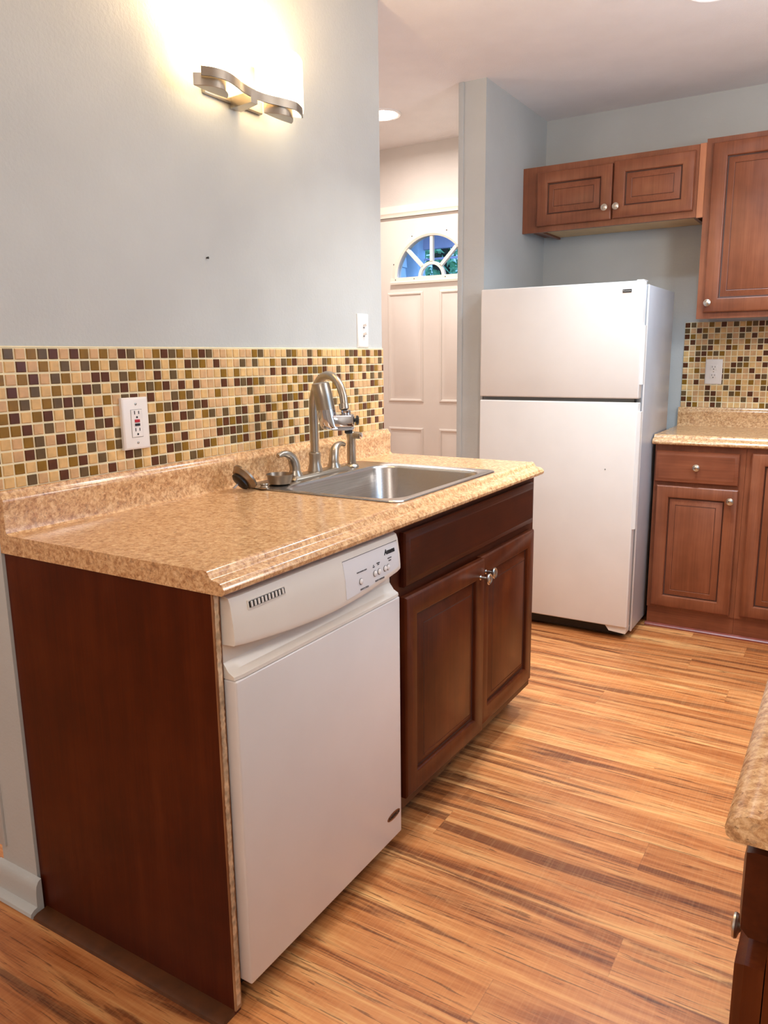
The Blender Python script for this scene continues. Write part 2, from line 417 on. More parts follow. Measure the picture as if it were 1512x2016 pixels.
def bar(a, r0, r1, wd=.012, d=.008):
    c, s = math.cos(a), math.sin(a); px, pz = -s*wd/2, c*wd/2
    A, B = (DC+c*r0, DZ+s*r0), (DC+c*r1, DZ+s*r1)
    q = [(A[0]+px, A[1]+pz), (A[0]-px, A[1]-pz), (B[0]-px, B[1]-pz), (B[0]+px, B[1]+pz)]
    m = MB(); m.prism(q, 'y', 0, 0) if False else m.loops([[(x, y0+.02, z) for x, z in q], [(x, y0-.004, z) for x, z in q]]); return m
for a in (PI*.25, PI*.5, PI*.75): bar(a, .085, RG+.004, .019).build('muntin', M['casing'], fl)
mb = MB(); mb.loops([[(DC+r*math.cos(a), y0-d, DZ+r*math.sin(a)) for r, d in ((.070, -.02), (.070, .004), (.088, .004), (.088, -.02))] for a in [PI*i/24 for i in range(25)]])
mb.build('hub_arch', M['casing'], fl)
mb = MB(); arc = [(DC+RG*math.cos(PI*i/40), DZ+RG*math.sin(PI*i/40)) for i in range(41)]
mb.prism(arc, 'y', y0+.022, y0+.026); mb.build('glass_pane', M['glass'], fl)
for a in (.10, .34, .62, .86):
    x, z = DC-(ro+.001)*math.cos(PI*a), DZ+(ro+.001)*math.sin(PI*a)
    MB().lathe([(.0035, 0), (.0035, .003)], (x, y0, z), (0,-1,0), 10).build('screw', M['dark'], fl)
for dx in (-.24, -.11, .10, .22):
    MB().lathe([(.003, 0), (.003, .003)], (DC+dx, y0-.014, DZ-.008), (0,-1,0), 10).build('screw', M['dark'], fl)
mb = MB(); cw = .058
mb.prism([(YB, 0), (YB-.010, 0), (YB-.016, .016), (YB-.018, cw), (YB, cw)] and [(YB, DH-.004), (YB-.010, DH-.004), (YB-.013, DH+.012), (YB-.018, DH+.018), (YB-.018, DH+cw), (YB, DH+cw)], 'x', DX0-cw, DX1+cw)
for xa, xb in ((DX0-cw, DX0+.004), (DX1-.004, DX1+cw)): mb.box(xa, xb, YB-.016, YB, 0, DH-.004, bev=.003)
struct(mb.build('trim_3', M['casing']))

# ---------------------------------------------------------------- outdoors, seen through the fan light
struct(box('ground', M['ground'], -14, 10, YB+.13, 22, -.12, -.06))
struct(box('porch_roof', M['porch'], -3.4, 1.2, YB+.13, 4.7, 2.30, 2.40))
mb = MB(); mb.box(-1.60, -1.48, 4.56, 4.68, -.06, 2.30, bev=.008)
tag(mb.build('porch_post', M['siding']), 'pale porch post seen through the door window', 'post')
mb = MB(); mb.box(-3.4, 1.2, 4.64, 4.68, 2.10, 2.30, bev=.006); mb.box(-3.4, 1.2, 4.66, 4.68, 2.020, 2.035)
struct(mb.build('porch_beam', M['porch']))
mb = MB()
for k in range(18): mb.prism([(-1.55, .155*k-.06), (-1.535, .155*k-.06), (-1.55, .155*k+.1)], 'y', YB+.13, 4.48)
mb.box(-1.75, -1.55, YB+.13, 4.48, -.06, 2.30)
struct(mb.build('wall_porch', M['siding']))
tr = thing('leafy_tree', 'green leafy tree outdoors behind the arched door window', 'tree', (-3.0, 8.0, -.06))
MB().tube([(-3.0, 8.0, -.06), (-2.95, 8.05, 1.2), (-3.05, 8.0, 2.4), (-3.0, 8.1, 3.6)], [.16, .13, .11, .06], 10).build('trunk', M['bark'], tr)
mb = MB()
for k in range(5200):
    while True:
        p = Vector((random.uniform(-1, 1), random.uniform(-1, 1), random.uniform(-1, 1)))
        if p.length < 1: break
    p = Vector((-2.9+p.x*2.6, 8.0+p.y*1.6, 2.9+p.z*1.9)); s_ = random.uniform(.05, .10)
    q = Matrix.Rotation(random.uniform(0, 6.28), 3, Vector((random.uniform(-1,1), random.uniform(-1,1), random.uniform(-1,1))).normalized())
    mb.face([mb.v(p + q @ Vector(c)*s_) for c in ((-1,0,0), (-.2,-.45,.1), (1,0,0), (-.2,.45,.1))])
mb.build('foliage', M['leaf'], tr, smooth=0)

# ---------------------------------------------------------------- peninsula: countertop
CT, CB, CD, CL = .914, .873, .6435, 1.595
nose = [(.590, CT), (.5975, CT+.0012), (.6035, CT-.0005), (.608, CT-.006), (.6115, CT-.012), (.617, CT-.0155), (.624, CT-.0155), (.632, CT-.0175), (.639, CT-.0225), (.6430, CT-.030), (.6415, CT-.037), (.636, CB)]
SX0, SX1, SY0, SY1 = .060, .560, .725, 1.312     # cut-out under the sink rim
ct = thing('countertop', 'speckled tan laminate countertop with sink, on the peninsula by the tiled wall', 'countertop', (0, 0, CB))
mb = MB()
full = [(.001, CB), (.001, CT)] + nose
mb.prism(full, 'y', 0, SY0); mb.prism(full, 'y', SY1, CL)
mb.prism([(.001, CB), (.001, CT), (SX0, CT), (SX0, CB)], 'y', SY0, SY1)
mb.prism([(SX1, CB), (SX1, CT)] + nose, 'y', SY0, SY1)
mb.build('slab', M['laminate'], ct)
bs = [(.001, CT), (.001, 1.006), (.012, 1.008), (.016, 1.006), (.019, .999), (.0235, .995), (.027, .990), (.028, .984), (.026, .975), (.0255, .925), (.028, .918), (.034, CT)]
MB().prism(bs, 'y', 0, CL).build('backsplash_curb', M['laminate'], ct)

# ---------------------------------------------------------------- mosaic backsplashes
ROWS = ["GTOGKTKOTOTKGYTOKGOT", "YKTOYGTGOYGYYKOGYOYK", "TOKTGOYTKKYGOTYKYGYO", "KTGYOYOKGYGKYOGOKTKY", "OGYOGKGYYOTGKTKYTGOG",
        "KYOKYGYOKYTGKKYOGKTO", "OKTGTYKTGKYOTYGYOTKG", "TOGTKOYKTYGTYOKYKGYT", "TKGYOGYGTOGYTKGYOTKY", "OYOKYOKYGYYKGYOYKGOT", "YGTYKTGOTKTTOYKGTOYG"]
def mosaic(name, P, M4, across, up, ncol, nrow, u0, pitch, rows, parent=None):
    """slab of grout with one bevelled glass tile per cell, all one mosaic surface"""
    mb = MB(); mb.mi = 0; seen = {}
    mb.panel(M4, across, up, [(0, 0), (0, .0042)])
    for r in range(nrow):
        for c in range(ncol):
            a0, b1 = u0 + c*pitch, up - r*pitch - .002
            a1, b0 = a0 + pitch - .0048, b1 - pitch + .0048
            a0c, a1c, b0c = max(a0, .001), min(a1, across-.001), max(b0, .001)
            if a1c-a0c < .005 or b1-b0c < .005: continue
            ch = rows[r][c] if r < len(rows) and 0 <= c < len(rows[r]) else random.choice('YYTTTOOGGKK')
            while (r, c) not in seen and c >= (len(rows[r]) if r < len(rows) else 0) and ch in 'OGK' and ch in (seen.get((r, c-1)), seen.get((r-1, c))): ch = random.choice('YTOGK')
            seen[(r, c)] = ch
            mb.mi = 1 + TKEY.index(ch)
            mb.panel(M4 @ Matrix.Translation((a0c, b0c, 0)), a1c-a0c, b1-b0c, [(0, .003), (0, .0062), (.0012, .0072)])
    return mb.build(name, [M['grout']] + [TILE[k] for k in TKEY], parent, smooth=0)
ms = mosaic('mosaic_backsplash', None, FX((.0005, .001, 1.007)), WY-.003, .299, 60, 11, .0485-.0272*2, .0272, [random.choice('YTOGK')+random.choice('YTO')+r for r in ROWS])
tag(ms, 'brown and cream glass mosaic tile band on the wall above the sink counter', 'tile backsplash')
box('grout_bead', M['grout'], .0005, .006, .001, WY-.002, 1.3062, 1.3095, parent=ms, bev=.001)

# ---------------------------------------------------------------- sink and faucet
sk = thing('sink', 'drop-in stainless steel single-bowl sink set into the tan counter', 'sink', (.31, 1.018, CT))
def rrect(x0, x1, y0, y1, r, z, n=8):
    pts = []
    for cx, cy, a0 in ((x1-r, y1-r, 0), (x0+r, y1-r, PI/2), (x0+r, y0+r, PI), (x1-r, y0+r, 1.5*PI)):
        for i in range(n+1): a = a0 + PI/2*i/n; pts.append((cx+r*math.cos(a), cy+r*math.sin(a), z))
    return pts
rx0, rx1, ry0, ry1 = .042, .582, .703, 1.334
bx0, bx1, by0, by1 = .165, .552, .735, 1.300
mb = MB()
mb.loops([rrect(rx0+.004, rx1-.004, ry0+.004, ry1-.004, .03, CT+.0004), rrect(rx0, rx1, ry0, ry1, .032, CT+.0012), rrect(rx0+.002, rx1-.002, ry0+.002, ry1-.002, .031, CT+.0042),
          rrect(rx0+.010, rx1-.010, ry0+.010, ry1-.010, .028, CT+.0048), rrect(rx0+.014, rx1-.014, ry0+.014, ry1-.014, .026, CT+.0030),
          rrect(bx0-.006, bx1+.004, by0-.006, by1+.006, .075, CT+.0028), rrect(bx0, bx1, by0, by1, .070, CT+.0005), rrect(bx0+.006, bx1-.005, by0+.006, by1-.006, .066, CT-.008),
          rrect(bx0+.016, bx1-.012, by0+.014, by1-.014, .062, CT-.150), rrect(bx0+.024, bx1-.02, by0+.024, by1-.024, .058, CT-.168), rrect(bx0+.045, bx1-.04, by0+.045, by1-.045, .045, CT-.178),
          rrect(.32, .40, .98, 1.06, .0399, CT-.182)], cap0=False, cap1=True)
mb.build('basin', M['steel'], sk, smooth=50)
MB().lathe([(.056, 0), (.056, .002), (.044, .003), (.040, -.004), (.0, -.004)], (.36, 1.02, CT-.181)).build('drain', M['nickel'], sk)

FZ = CT + .003; fx = .112
fa = thing('faucet', 'brushed nickel two-handle kitchen faucet with tall curved spout behind the sink', 'faucet', (fx, .99, FZ))
mb = MB(); dk = lambda g, z: rrect(fx-.032+g, fx+.030-g, .850+g, 1.150-g, .012, z, 5)
mb.loops([dk(0, FZ), dk(0, FZ+.004), dk(.006, FZ+.011), dk(.012, FZ+.013)]); mb.build('deck_plate', M['nickel'], fa)
sy = .990
mb = MB(); mb.lathe([(.0235, .012), (.0235, .016), (.0185, .036), (.0180, .060), (.0195, .066), (.0190, .070), (.014, .073)], (fx, sy, FZ)); mb.build('spout_base', M['nickel'], fa)
E0 = Vector((.2585, .9452)); S0 = Vector((fx, sy))
path = [(fx, sy, FZ+.07), (fx, sy, 1.02), (fx, sy, 1.08), (fx, sy, 1.12)]
for i in range(1, 15):
    t = i/14; a = PI*t*.94
    q = S0.lerp(E0, (1-math.cos(a))/2 / ((1-math.cos(PI*.94))/2)); z = 1.128 + .098*math.sin(a)
    path.append((q.x, q.y, z))
path[-1] = (E0.x, E0.y, 1.140)
MB().tube(path, [.0135]*5 + [.0135-.002*i/12 for i in range(13)], 18).build('spout', M['nickel'], fa)
dirv = Vector((.012, -.005, -.06)).normalized()
MB().lathe([(.0135, 0), (.0145, .004), (.0145, .016), (.012, .018)], (E0.x-.003, E0.y, 1.145), dirv, 20).build('spout_collar', M['nickel'], fa)
def handle(y, lever):
    mb = MB(); mb.lathe([(.0240, .010), (.0240, .013), (.0170, .027), (.0172, .030)], (fx, y, FZ), n=28)
    mb.tube(lever, [.0168, .0165, .0155, .0140, .0120, .0098, .0085, .0078, .0070], 16)
    return mb.build('handle', M['nickel'], fa)
hx = lambda y, s: [(fx, y, FZ+.028), (fx, y+.000*s, FZ+.040), (fx-.001, y+.004*s, FZ+.055), (fx-.003, y+.011*s, FZ+.068), (fx-.004, y+.022*s, FZ+.077), (fx-.005, y+.036*s, FZ+.082), (fx-.006, y+.050*s, FZ+.083), (fx-.006, y+.062*s, FZ+.081), (fx-.006, y+.070*s, FZ+.078)]
handle(.888, hx(.888, -1)); handle(1.092, hx(1.092, 1))

sp = thing('side_sprayer', 'brushed nickel side sprayer standing on the sink ledge right of the faucet', 'sprayer', (fx+.002, 1.193, CT+.003))
MB().lathe([(.024, 0), (.025, .004), (.021, .010), (.016, .012)], (fx+.002, 1.193, CT+.003)).build('base_ring', M['nickel'], sp)
mb = MB(); mb.lathe([(.0145, .012), (.0155, .03), (.0150, .060), (.0140, .085), (.0155, .100), (.0160, .110), (.0120, .119), (.004, .122)], (fx+.002, 1.193, CT+.003), n=24)
mb.tube([(fx+.002, 1.193, 1.022), (fx+.022, 1.195, 1.024), (fx+.036, 1.196, 1.023)], [.0115, .0125, .0115], 18)
mb.build('spray_head', M['nickel'], sp)
MB().lathe([(.010, 0), (.0100, .003), (.006, .004)], (fx+.037, 1.196, 1.023), (1, .05, -.03), 18).build('spray_nozzle', M['chrome'], sp)

# water filter hanging on the spout end
Rv = Vector((.854, .520, 0)); Fv = Vector((-.520, .854, 0)); P0 = Vector((.2585, .9452, 0)) - Rv*.010
def rz(r, z, f=0): return P0 + Rv*r + Fv*f + Vector((0, 0, z))
wf = thing('water_filter', 'chrome and satin tap water filter clipped to the end of the faucet spout', 'water filter', tuple(rz(.0, 1.07)))
def oval_rings(path):
    out = []
    for r, z, a, b, tilt in path:
        c = rz(r, z, -.006); ax = (Rv*math.cos(tilt) + Vector((0,0,1))*math.sin(tilt))
        out.append([c + ax*a*math.cos(2*PI*i/32) + Fv*b*math.sin(2*PI*i/32) for i in range(32)])
    return out
tl = .10
MB().loops(oval_rings([(-.0585, 1.2065, .018, .020, tl), (-.0585, 1.2045, .0250, .026, tl), (-.0580, 1.2005, .0262, .0275, tl), (-.0505, 1.165, .0270, .028, tl), (-.0445, 1.1285, .0272, .028, tl)])).build('cartridge_cap', M['nickel'], wf)
mb = MB(); mb.loops(oval_rings([(-.0445, 1.1285, .0272, .028, tl), (-.0405, 1.105, .0275, .028, tl), (-.0345, 1.082, .0280, .028, .0), (-.030, 1.075, .0285, .026, 0), (-.028, 1.072, .0260, .022, 0)]))
def rr_ring(r0, r1, z0, z1, f, g):
    pts = []; k = .009
    for cr, cz, a0 in ((r1-k, z1-k, 0), (r0+k, z1-k, PI/2), (r0+k, z0+k, PI), (r1-k, z0+k, 1.5*PI)):
        for i in range(6): a = a0 + PI/2*i/5; pts.append(rz(cr+(k-g)*math.cos(a), cz+(k-g)*math.sin(a), f))
    return pts
mb.loops([rr_ring(-.030, .0385, 1.074, 1.1145, f, g) for f, g in ((-.028, .006), (-.026, .002), (-.020, 0), (.012, 0), (.018, .002), (.020, .006))])
mb.build('valve_body', M['chrome'], wf)
mb = MB(); mb.loops(oval_rings([(.003, 1.0765, .036, .020, 0), (.003, 1.0705, .034, .018, 0), (.003, 1.0675, .030, .014, 0)])); mb.build('base_plate', M['side_grey'], wf)
MB().lathe([(.012, 0), (.012, .012), (.009, .014)], tuple(rz(.021, 1.071, -.006)), (0,0,-1), 20).build('outlet_nozzle', M['black'], wf)
MB().lathe([(.013, 0), (.0145, .003), (.0145, .011), (.012, .013)], tuple(rz(.014, 1.114)), (0,0,1), 24).build('adapter_collar', M['chrome'], wf)
mb = MB(); mb.lathe([(.006, 0), (.006, .006), (.0135, .007), (.0140, .012), (.010, .015)], tuple(rz(.037, 1.096, -.004)), Rv, 20); mb.build('selector_knob', M['black'], wf)

# loose strainer parts left on the counter
st = thing('sink_strainer', 'tarnished sink strainer basket tipped on its side on the counter by the sink', 'strainer', (.105, .640, CT))
axd = Vector((-.25, -.74, -.60)).normalized(); c0 = Vector((.100, .675, CT+.0385))
MB().lathe([(.0, .008), (.034, .008), (.0405, .006), (.0415, .0), (.038, -.004), (.034, -.012), (.030, -.014), (.0, -.015)], tuple(c0), -axd, 36).build('basket', M['tarnish'], st)
MB().lathe([(.027, 0), (.028, .008), (.022, .012), (.008, .013)], tuple(c0+axd*.013), axd, 28).build('rubber_stopper', M['black'], st)
MB().tube([tuple(c0+axd*.024), tuple(c0+axd*.046)], [.0035, .0035], 12).build('stem', M['chrome'], st)
cu = thing('drain_cup', 'small round steel drain cup on the near back corner of the sink', 'cup', (.132, .790, CT+.004))
MB().lathe([(.0, 0), (.026, .0), (.032, .003), (.0365, .020), (.0385, .028), (.0400, .0285), (.0400, .030), (.0380, .030), (.0355, .022), (.030, .005), (.0, .003)], (.132, .790, CT+.0045), n=40, cap=False).build('bowl', M['tarnish'], cu)
MB().lathe([(.0, 0), (.006, 0), (.007, .004), (.004, .008), (.0, .009)], (.132, .790, CT+.0075), n=16, cap=False).build('centre_post', M['nickel'], cu)
MB_ = MB(); MB_.lathe([(.0, 0), (.016, 0), (.017, .003), (.013, .004), (.010, .009), (.013, .012), (.012, .015), (.0, .016)], (.138, .712, CT+.004), n=28, cap=False)
tag(MB_.build('strainer_nut', M['nickel']), 'small flat metal nut between the strainer basket and the drain cup', 'nut')

# ---------------------------------------------------------------- raised-panel door fronts
def door_steps(t, fr=.055):
    return [(0, 0), (0, t-.005), (.002, t-.0025), (.006, t), (fr-.006, t), (fr-.002, t-.0025), (fr, t-.010), (fr+.005, t-.012), (fr+.030, t-.0015), (fr+.032, t-.0025), (fr+.034, t-.0015)]
GROOVE_SHADE = (6, 9)  # profile steps coloured dark to deepen the groove shading
def knob(P, ax, parent, L=.028):
    mb = MB(); mb.lathe([(.0075, 0), (.0075, .002), (.0045, .004), (.0045, L-.012), (.008, L-.009), (.0150, L-.007), (.0162, L-.004), (.0155, L-.0015), (.012, L-.0005), (.0112, L-.002), (.0095, L-.001), (.005, L+.001), (.0, L+.0013)], P, ax, 28, cap=False)
    return mb.build('knob', M['knob'], parent)

# end panel of the peninsula
ep = thing('end_panel', 'dark brown wooden end panel closing the near side of the peninsula', 'cabinet panel', (.30, .012, 0))
box('panel_board', M['panel'], .002, .604, .0067, .024, 0, .873, parent=ep)
lab(box('worn_edge', M['rawwood'], .604, .6075, .0067, .024, .01, .872, parent=ep), 'bare plywood front edge')
rngs = []
for i in range(140):
    z = .02 + .85*i/139; a = .0095 + .0018*random.random(); b = .0215 - .0022*random.random()
    rngs.append([(.6072, a, z), (.6086, a, z), (.6086, b, z), (.6072, b, z)])
lab(MB().loops(rngs).build('chipped_paint', M['chip'], ep), 'pale chipped paint along the edge')
MB().prism([(.0067, 0), (.0067, .012), (-.020, .010), (-.029, .006), (-.032, 0)], 'x', .016, .604).build('shoe_molding', M['shoe'], ep)

# ---------------------------------------------------------------- dishwasher
dw = thing('dishwasher', 'white built-in dishwasher under the counter between end panel and sink cabinet', 'dishwasher', (.33, .32, 0))
DY0, DY1 = .0285, .618
box('tub_body', M['side_grey'], .04, .600, DY0+.002, DY1-.002, .10, .866, parent=dw)
box('kick_plate', M['black'], .50, .56, DY0+.002, DY1-.002, .0, .10, parent=dw)
box('door_panel', M['dw_white'], (.6005), .6335, DY0, DY1, .066, .703, parent=dw, bev=.004, seg=3)
mb = MB(); ny = 28
def lip(t): return .772 - .022*math.sin(PI*t)**1.0
rings = []
for i in range(ny+1):
    t = i/ny; y = DY0 + (DY1-DY0)*t; lz = lip(t); bow = .004*math.sin(PI*t); tz = .862
    e = 0 if 0 < i < ny else .003
    rings.append([(.600, y, tz), (.618, y, tz), (.627-e, y, tz-.003), (.631-e+bow*.3, y, tz-.014), (.6365-e+bow*.8, y, .810), (.6385-e+bow, y, lz+.012), (.6385-e+bow, y, lz+.004), (.6375-e+bow, y, lz+.001), (.635-e+bow*.8, y, lz-.0005), (.604, y, lz-.002), (.604, y, min(lz-.012, .734)), (.616, y, .718), (.6318-e, y, .711), (.6325-e, y, .7045), (.600, y, .7045)])
mb.loops(rings)
con = mb.build('control_console', M['dw_plastic'], dw, smooth=28)
def cx(z, t=.5): # console front surface x at height z
    bow = .004*math.sin(PI*t)
    return .631+bow*.3 + (.0055+bow*.5)*(.848-z)/.038 if z > .810 else .6365+bow*.8 + (.002+bow*.2)*(.810-z)/.04
def oncon(y, z, w_=0, h_=0, d=.0):
    t = (y-DY0)/(DY1-DY0); zz = Vector((cx(z-.01, t)-cx(z+.01, t), 0, .02)).normalized()
    zz = Vector((-abs(zz.x) if False else -(cx(z+.01, t)-cx(z-.01, t))*-1, 0, .02)); zz.x = (cx(z+.01, t)-cx(z-.01, t)); zz.normalize()
    out = Y_.cross(zz)
    return frame(Y_, zz, out, (cx(z, t)+d, y, z))
# control overlay: thin raised sheet following the console
mb = MB(); rings = []
for i in range(11):
    y = .374 + (.606-.374)*i/10; t = (y-DY0)/(DY1-DY0); zb = lip(t)+.0125; zt = .846 if i < 10 else .842
    cols = [zb + (zt-zb)*k/6 for k in range(7)]
    rings.append([(cx(z, t)+.0006, y, z) for z in cols] + [(cx(z, t)-.002, y, z) for z in reversed(cols)])
mb.loops(rings); ov = mb.build('control_overlay', M['dw_overlay'], dw)
mb = MB(); L0 = .0012
rings = []
for i in range(25):                                          # thin grey outline at the top of the overlay
    y = .374 + (.606-.374)*i/24; t = (y-DY0)/(DY1-DY0); z = .846
    rings.append([(cx(z, t)+.0009, y, z+.0006), (cx(z, t)+.0009, y, z-.0004), (cx(z, t)-.001, y, z-.0004), (cx(z, t)-.001, y, z+.0006)])
mb.loops(rings)
mb.build('outline', M['ink'], ov)
def button(y, z, ring_only=False):
    m4 = oncon(y, z); n_ = m4.to_3x3() @ Vector((0,0,1)); O = m4.translation
    b = MB().lathe([(.0074, 0), (.0074, .0016), (.0066, .0016)] , tuple(O), tuple(n_), 24).build('button', M['ink'], ov)
    MB().lathe([(.0064, 0), (.0064, .0026), (.0050, .0034), (.0, .0036)], tuple(O), tuple(n_), 24, cap=False).build('button_cap', M['outlet'], b)
    return b
for by, bz in ((.434, .789), (.494, .7925), (.513, .7925), (.540, .793), (.554, .793)): button(by, bz)
T = lambda body, y, z, s, **k: text('lettering', body, s, oncon(y, z, d=.0012), k.pop('mat', M['ink']), ov, **k)
T('Amana', .566, .829, .0165, mat=M['logo_ink'], shear=.25, bold=.0006)
T('HEAVY NORMAL LIGHT', .440, .811, .0038); T('SELECT CYCLE', .446, .771, .0052)
T('HI\nTEMP', .490, .810, .0036); T('HEATED\nDRY', .511, .8115, .0036); T('SELECT OPTIONS', .513, .774, .0052)
T('START', .540, .793, .0038, mat=M['logo_ink']); T('CANCEL', .554, .793, .0033, mat=M['logo_ink'])
T('DRAINING', .563, .8135, .0036); T('CLEAN', .563, .8075, .0036)
# vent slots
m4 = oncon(.122, .838)
mb = MB(); mb.panel(m4 @ Matrix.Translation((-.053, -.0095, -.002)), .108, .018, [(0, 0), (0, .0032), (.002, .0036), (.0032, .0022)])
vent = mb.build('vent', M['dw_plastic'], dw)
mb = MB(); mb.panel(m4 @ Matrix.Translation((-.0495, -.0055, -.002)), .101, .0105, [(0, 0), (0, .0046)]); mb.build('vent_opening', M['dark'], vent)
for k in range(10):
    mb = MB(); mb.panel(m4 @ Matrix.Translation((-.047+k*.010, -.0055, .002)), .0042, .0105, [(0, 0), (0, .0022), (.0008, .003)]); mb.build('louver', M['outlet'], vent)
# oval badge low on the door
bd = MB(); m4 = FX((.6335, .578, .132))
bd.loops([[m4 @ Vector((a*math.cos(2*PI*i/32), b*math.sin(2*PI*i/32), d)) for i in range(32)] for a, b, d in ((.031, .010, 0), (.031, .010, .0008), (.029, .0085, .0012))])
bdg = bd.build('oval_badge', M['badge'], dw)
text('lettering', 'AMERICA', .0125, m4 @ Matrix.Translation((0, 0, .0014)), M['logo_ink'], bdg, bold=.0003)

# ---------------------------------------------------------------- sink base cabinet
sc = thing('sink_cabinet', 'dark mahogany sink base cabinet with two doors slightly ajar, on the peninsula', 'cabinet', (.30, 1.12, 0))
mb = MB(); mb.box(.03, .585, .628, .640, .09, .872); mb.box(.03, .585, 1.584, 1.598, .09, .872); mb.box(.03, .585, .640, 1.584, .09, .105); mb.box(.02, .03, .628, 1.598, .09, .872)
mb.build('carcass', M['mahogany'], sc)
mb = MB()
for a in ((.622, .690, .09, .872), (1.545, 1.600, .09, .872), (.690, 1.545, .835, .872), (.690, 1.545, .675, .712), (.690, 1.545, .09, .13)): mb.box(.585, .605, *a)
mb.build('face_frame', M['mahogany_h'], sc)
box('toe_board', M['toe'], .515, .53, .625, 1.60, 0, .09, parent=sc)
mb = MB(); mb.panel(FX((.6055, .668, .708)), 1.562-.668, .142, [(0, 0), (0, .010), (.004, .015), (.014, .0165), (.018, .019), (.022, .019)])
mb.build('false_drawer_front', M['mahogany_h'], sc)
def pen_door(y0, y1, hinge_near, ang, kz):
    w_, h_ = y1-y0, .683-.128
    hy = y0 if hinge_near else y1
    mb = MB(); mb.panel(FX((0, 0 if hinge_near else -w_, 0)), w_, h_, door_steps(.0195, .058), GROOVE_SHADE)
    bmesh.ops.translate(mb.bm, verts=mb.bm.verts, vec=WL[sc.name])
    d = mb.build('door', [M['mahogany'], M['groove_shade']], sc)
    d.location = Vector((.6058, hy, .128)) - WL[sc.name]; d.rotation_euler = (0, 0, ang)
    ky = (w_-.030) if hinge_near else -(w_-.030)
    mbk = MB(); L = .032
    mbk.lathe([(.0075, .0195), (.0045, .022), (.0045, .0195+L-.012), (.008, .0195+L-.009), (.0165, .0195+L-.006), (.017, .0195+L-.003), (.015, .0195+L-.001), (.011, .0195+L-.002), (.006, .0195+L), (.0, .0195+L)], (0, ky, kz), (1, 0, 0), 28, cap=False)
    me_o = mbk.build('knob', M['knob'], None); me_o.parent = d
    return d
pen_door(.664, 1.118, True, -.030, h_k := .683-.128-.052)
pen_door(1.124, 1.566, False, .0, h_k)

# ---------------------------------------------------------------- outlets and switches
def plate(name, label, cat, M4, w_, h_, t):
    o = thing(name, label, cat, tuple(M4.translation))
    mb = MB(); mb.panel(M4 @ Matrix.Translation((-w_/2, -h_/2, 0)), w_, h_, [(0, 0), (0, t-.004), (.003, t-.001), (.006, t)]); mb.build('wall_plate', M['outlet'], o)
    return o
def slots(M4, parent, dy, t):
    for a, w_, h_ in ((-.0064, .0022, .0085), (.0064, .0022, .0075)):
        mb = MB(); mb.panel(M4 @ Matrix.Translation((a-w_/2, dy+.004-h_/2, t)), w_, h_, [(0, -.001), (0, .0006)]); mb.build('slot', M['black'], parent)
    O = M4 @ Vector((0, dy-.0075, t-.0005)); n_ = M4.to_3x3() @ Vector((0,0,1))
    MB().lathe([(.0026, 0), (.0026, .0011)], tuple(O), tuple(n_), 14).build('ground_hole', M['black'], parent)
m4 = FX((.0065, .379, 1.1225)); t = .0125
g = plate('outlet', 'white GFCI outlet with red and black buttons on the mosaic above the counter', 'outlet', m4, .082, .128, t)
mb = MB(); mb.panel(m4 @ Matrix.Translation((-.0178, -.0345, t-.001)), .0356, .069, [(0, 0), (0, .0012)]); mb.build('gap_line', M['gasket'], g)
mb = MB(); mb.panel(m4 @ Matrix.Translation((-.0168, -.0335, t-.001)), .0336, .067, [(0, 0), (0, .002), (.001, .0028)]); rc = mb.build('receptacle', M['outlet'], g)
slots(m4, rc, .023, t+.0018); slots(m4, rc, -.019, t+.0018)
mb = MB(); mb.panel(m4 @ Matrix.Translation((-.0075, .0030, t)), .015, .0070, [(0, 0), (0, .0034), (.0006, .004)]); lab(mb.build('reset_button', M['red'], rc), 'red reset button')
mb = MB(); mb.panel(m4 @ Matrix.Translation((-.0075, -.0060, t)), .015, .0060, [(0, 0), (0, .0034), (.0006, .004)]); lab(mb.build('test_button', M['black'], rc), 'black test button')
for dz in (.048, -.048): MB().lathe([(.0035, 0), (.0033, .0012), (.0, .0018)], tuple(m4 @ Vector((0, dz, t-.0004))), (1,0,0), 16, cap=False).build('screw', M['nickel'], g)
m4 = FX((.0002, 1.4475, 1.3705)); t = .007
g = plate('light_switch', 'white stacked double toggle switch plate near the end of the left wall', 'switch', m4, .070, .118, t)
for dz in (.0175, -.0125):
    mb = MB(); mb.panel(m4 @ Matrix.Translation((-.012, dz-.0125, t-.001)), .024, .025, [(0, 0), (0, .0014), (.002, .002)]); mb.build('switch_body', M['outlet'], g)
    mb = MB(); mb.loops([[m4 @ Vector(p) for p in q] for q in (((-.006, dz-.004, t), (.006, dz-.004, t), (.006, dz+.004, t), (-.006, dz+.004, t)), ((-.005, dz+.002, t+.014), (.005, dz+.002, t+.014), (.005, dz+.008, t+.014), (-.005, dz+.008, t+.014)))]); mb.build('toggle', M['outlet'], g)
    mb = MB(); mb.panel(m4 @ Matrix.Translation((-.006, dz-.0085, t)), .012, .004, [(0, 0), (0, .0012)]); mb.build('toggle_slot', M['gasket'], g)
nl = MB(); nl.lathe([(.0022, -.004), (.0022, .005), (.0034, .0055), (.0, .0062)], (0, .677, 1.547), (1,0,0), 12)
tag(nl.build('nail', M['dark']), 'tiny dark nail in the bare grey wall below the sconce', 'nail')

